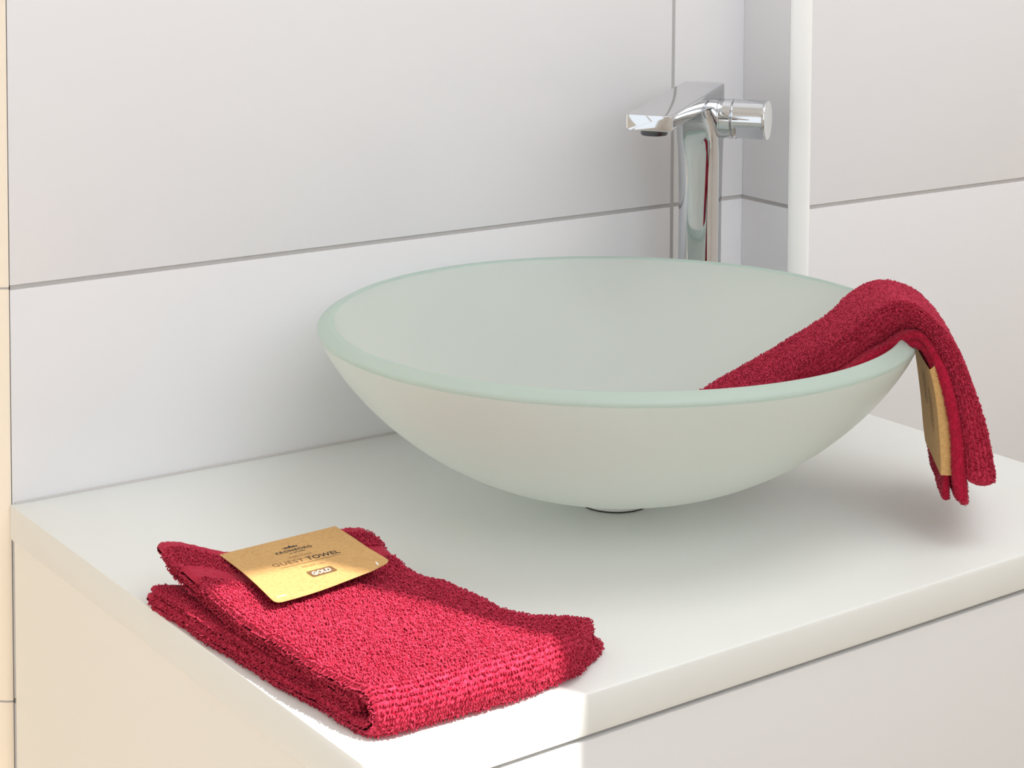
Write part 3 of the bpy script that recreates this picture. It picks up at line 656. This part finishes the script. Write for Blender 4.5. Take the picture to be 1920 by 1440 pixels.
def packet(name, rows, nseg, loops, step, rnd, fuzz, taper_end=True):
    C_ = np.array(rows)                                     # stations, 4 corners (near outer, near inner, far inner, far outer), xyz
    rs = crom(C_, nseg); m = len(rs)
    # cross-section: rounded quadrilateral
    ring = []
    O, I, G, F_ = (rs[:, k] for k in range(4))
    def side(A, B, n, r0, r1): return [A+(B-A)*(r0+(r1-r0)*k/(n-1)) for k in range(n)]
    lenw = np.linalg.norm(F_-O, axis=1).mean(); nw = int(lenw/step); pts = []
    thn = (O+I)/2; thf = (F_+G)/2
    def ends(A, B, mid_out, n=9):
        # half-round end from B to A bulging outwards
        out = []; c = (A+B)/2; h = (A-B)/2; hl = np.linalg.norm(h, axis=1, keepdims=True)
        d = (mid_out/np.linalg.norm(mid_out, axis=1, keepdims=True))*hl*rnd
        for k in range(1, n):
            a = PI*k/n; out.append(c-h*math.cos(a)+d*math.sin(a))
        return out
    wdir = thn-thf
    # corners pulled in so that the half-round ends stay inside the outline
    On = O-(wdir/np.linalg.norm(wdir, axis=1, keepdims=True))*0; 
    pts += side(O, F_, nw, 0, 1); pts += ends(G, F_, -wdir); pts += side(G, I, nw, 0, 1); pts += ends(O, I, wdir)
    P = np.stack(pts, 1); n = P.shape[1]
    # rounded bottom end
    if taper_end:
        c = P.mean(1, keepdims=True)
        for q in range(1, 4):
            k = math.sqrt(1-(q/3.3)**2); P[-q] = P[-q]  # kept full; the hem closes below
        last = P[-1]; cc = (O[-1]+I[-1])/2; dn = P[-1]-P[-2]; dn = dn/np.linalg.norm(dn, axis=1, keepdims=True)
        mid_line = np.concatenate([np.array([(a+b)/2 for a, b in zip(np.linspace(0, 1, 1), [0])]).reshape(-1, 1)*0])
        ax = []
        for j in range(n):
            # nearest point of the packet's middle surface on this ring
            p = last[j]; a_, b_ = (O[-1]+I[-1])/2, (F_[-1]+G[-1])/2; t = np.clip(np.dot(p-a_, b_-a_)/np.dot(b_-a_, b_-a_), 0.02, 0.98); ax.append(a_+(b_-a_)*t)
        ax = np.array(ax); extra = []
        half = np.linalg.norm(last-ax, axis=1).mean()
        for q in range(1, 6):
            a = q/5*PI/2; extra.append(ax+(last-ax)*max(math.cos(a), 0.05)+dn*half*0.8*math.sin(a))
        P = np.concatenate([P, np.array(extra)])
    # soft undulation
    m = P.shape[0]; N = grid_normals(P, True)
    if (N[m//2]*(P[m//2]-P[m//2].mean(0))).sum() < 0: N = -N
    uu = np.linspace(0, 1, m)[:, None]*np.ones((1, n)); ww = np.linspace(0, 1, n)[None]*np.ones((m, 1))
    P = P+N*(0.0007*smooth_noise(uu*3, ww*2, 5, 2.0)+rng.normal(0, 0.00012 if not loops else 0.0002, P.shape[:2]))[..., None]
    P = P+np.array([0, 0, Z0]); fl = grid_faces(m, n, True); parts = [(P.reshape(-1, 3), fl, 0 if loops else 1)]
    Tn = np.gradient(P, axis=0); Tn /= np.maximum(np.linalg.norm(Tn, axis=2, keepdims=True), 1e-9)
    if loops:
        ok = np.ones((m, n), bool); ok[-4:, :] = False; ok[:, nw+9:nw*2+4] = False
        pts = P[ok]; nn = N[ok]; tt = Tn[ok]; j = 0.0004
        pts = pts+tt*rng.uniform(-j, j, len(pts))[:, None]+np.cross(nn, tt)*rng.uniform(-j, j, len(pts))[:, None]
        lv, lq = loops_mesh(pts, nn, tt, 0.00135, 0.00078, 0.5, 0.5); parts.append((lv, lq, 0))
    if fuzz:
        sel = rng.random((m, n)) < fuzz; pts = P[sel]; lv, lq = loops_mesh(pts, N[sel], Tn[sel], 0.0007, 0.0004, 0.5, 1.0); parts.append((lv, lq, 1))
    V_, Q, MI = combine(parts)
    return put(name, fastmesh(name, V_, Q, MI), [M_TERRY, M_BORDER], hang, smooth=True)
packet('outer_fold', TAB['outer'], 230, True, 0.0015, 0.55, 0)
packet('middle_fold', TAB['mid'], 200, False, 0.0018, 0.7, 0.55)
inn_o = packet('inner_fold', TAB['inner'], 180, False, 0.0018, 0.7, 0.55)
# card sleeve around the inner fold
rs = crom(np.array(TAB['inner']), 111)       # 11 intervals, ten samples each
i0, i1 = 67, 103
O, I, G, F_ = (rs[i0:i1+1, k] for k in range(4))
def off(A, B, d): v_ = A-B; return A+v_/np.linalg.norm(v_, axis=1, keepdims=True)*d
wv = (O-F_)/np.linalg.norm(O-F_, axis=1, keepdims=True); tv = (O-I)/np.linalg.norm(O-I, axis=1, keepdims=True)
n_ = len(O); e = 0.0016; sh = np.linspace(0, 1, n_)[:, None]
On = O+wv*(e*2.2)+tv*e*.6; In = I+wv*(e*2.2)-tv*e*.9; Gf = G-tv*e*.8+wv*0.004; Ff = F_+tv*e*.3+wv*0.004
cols = [On-wv*0.05, On-wv*0.02, On, On*.5+In*.5, In]+[In+(Gf-In)*t for t in np.linspace(0.1, 1, 10)]
P = np.stack(cols, 1)+np.array([0, 0, Z0])
outN = grid_normals(P, False); P2 = P-outN*0.0004; m, n = P.shape[:2]; k = m*n
gf = grid_faces(m, n, False); edge = [(i*n, (i+1)*n) for i in range(m-1)]+[((m-1)*n+j, (m-1)*n+j+1) for j in range(n-1)]+[((i+1)*n+n-1, i*n+n-1) for i in range(m-1)]+[(j+1, j) for j in range(n-1)]
V_ = np.concatenate([P.reshape(-1, 3), P2.reshape(-1, 3)]); Q = np.concatenate([gf, gf[:, ::-1]+k, np.array([(a, b, b+k, a+k) for a, b in edge])])
sleeve = put('label_card', fastmesh('label_card', V_, Q), M_CARD, hang, smooth=True, angle=30, label='brown kraft label card folded around the hanging towel')
# rows of tiny print on the card's broad side, too small to read
v, f = [], []
FN = grid_normals(P, False)
def face_pt(s, t):     # s along the hang 0..1, t from near edge to far edge 0..1
    i = s*(m-1); i_ = min(int(i), m-2); fi = i-i_; a = 4+t*(n-5); j_ = min(int(a), n-2); fj = a-j_
    p = (P[i_, j_]*(1-fi)+P[i_+1, j_]*fi)*(1-fj)+(P[i_, j_+1]*(1-fi)+P[i_+1, j_+1]*fi)*fj
    nrm = P[i_, j_]*0+FN[i_, j_]; return p, nrm
ref, nr = face_pt(.5, .5); sgn = 1 if np.dot(nr, np.array([CP['x'], CP['y'], CP['z']+Z0])-ref) > 0 else -1
for t0, s0, s1 in ((.66, .30, .56), (.60, .26, .60), (.54, .28, .58), (.40, .40, .70), (.34, .38, .74), (.28, .42, .72)):
    s = s0
    while s < s1:
        ln = random.uniform(.012, .04); q = [face_pt(a, b) for a, b in ((s, t0), (s+ln, t0), (s+ln, t0+.022), (s, t0+.022))]
        b0 = len(v); v += [p+nn_*sgn*0.0005 for p, nn_ in q]; f.append((b0, b0+1, b0+2, b0+3)); s += ln+.012
kid(put('small_print', mesh('small_print', v, f), M_INK_BROWN, None, smooth=False), sleeve)
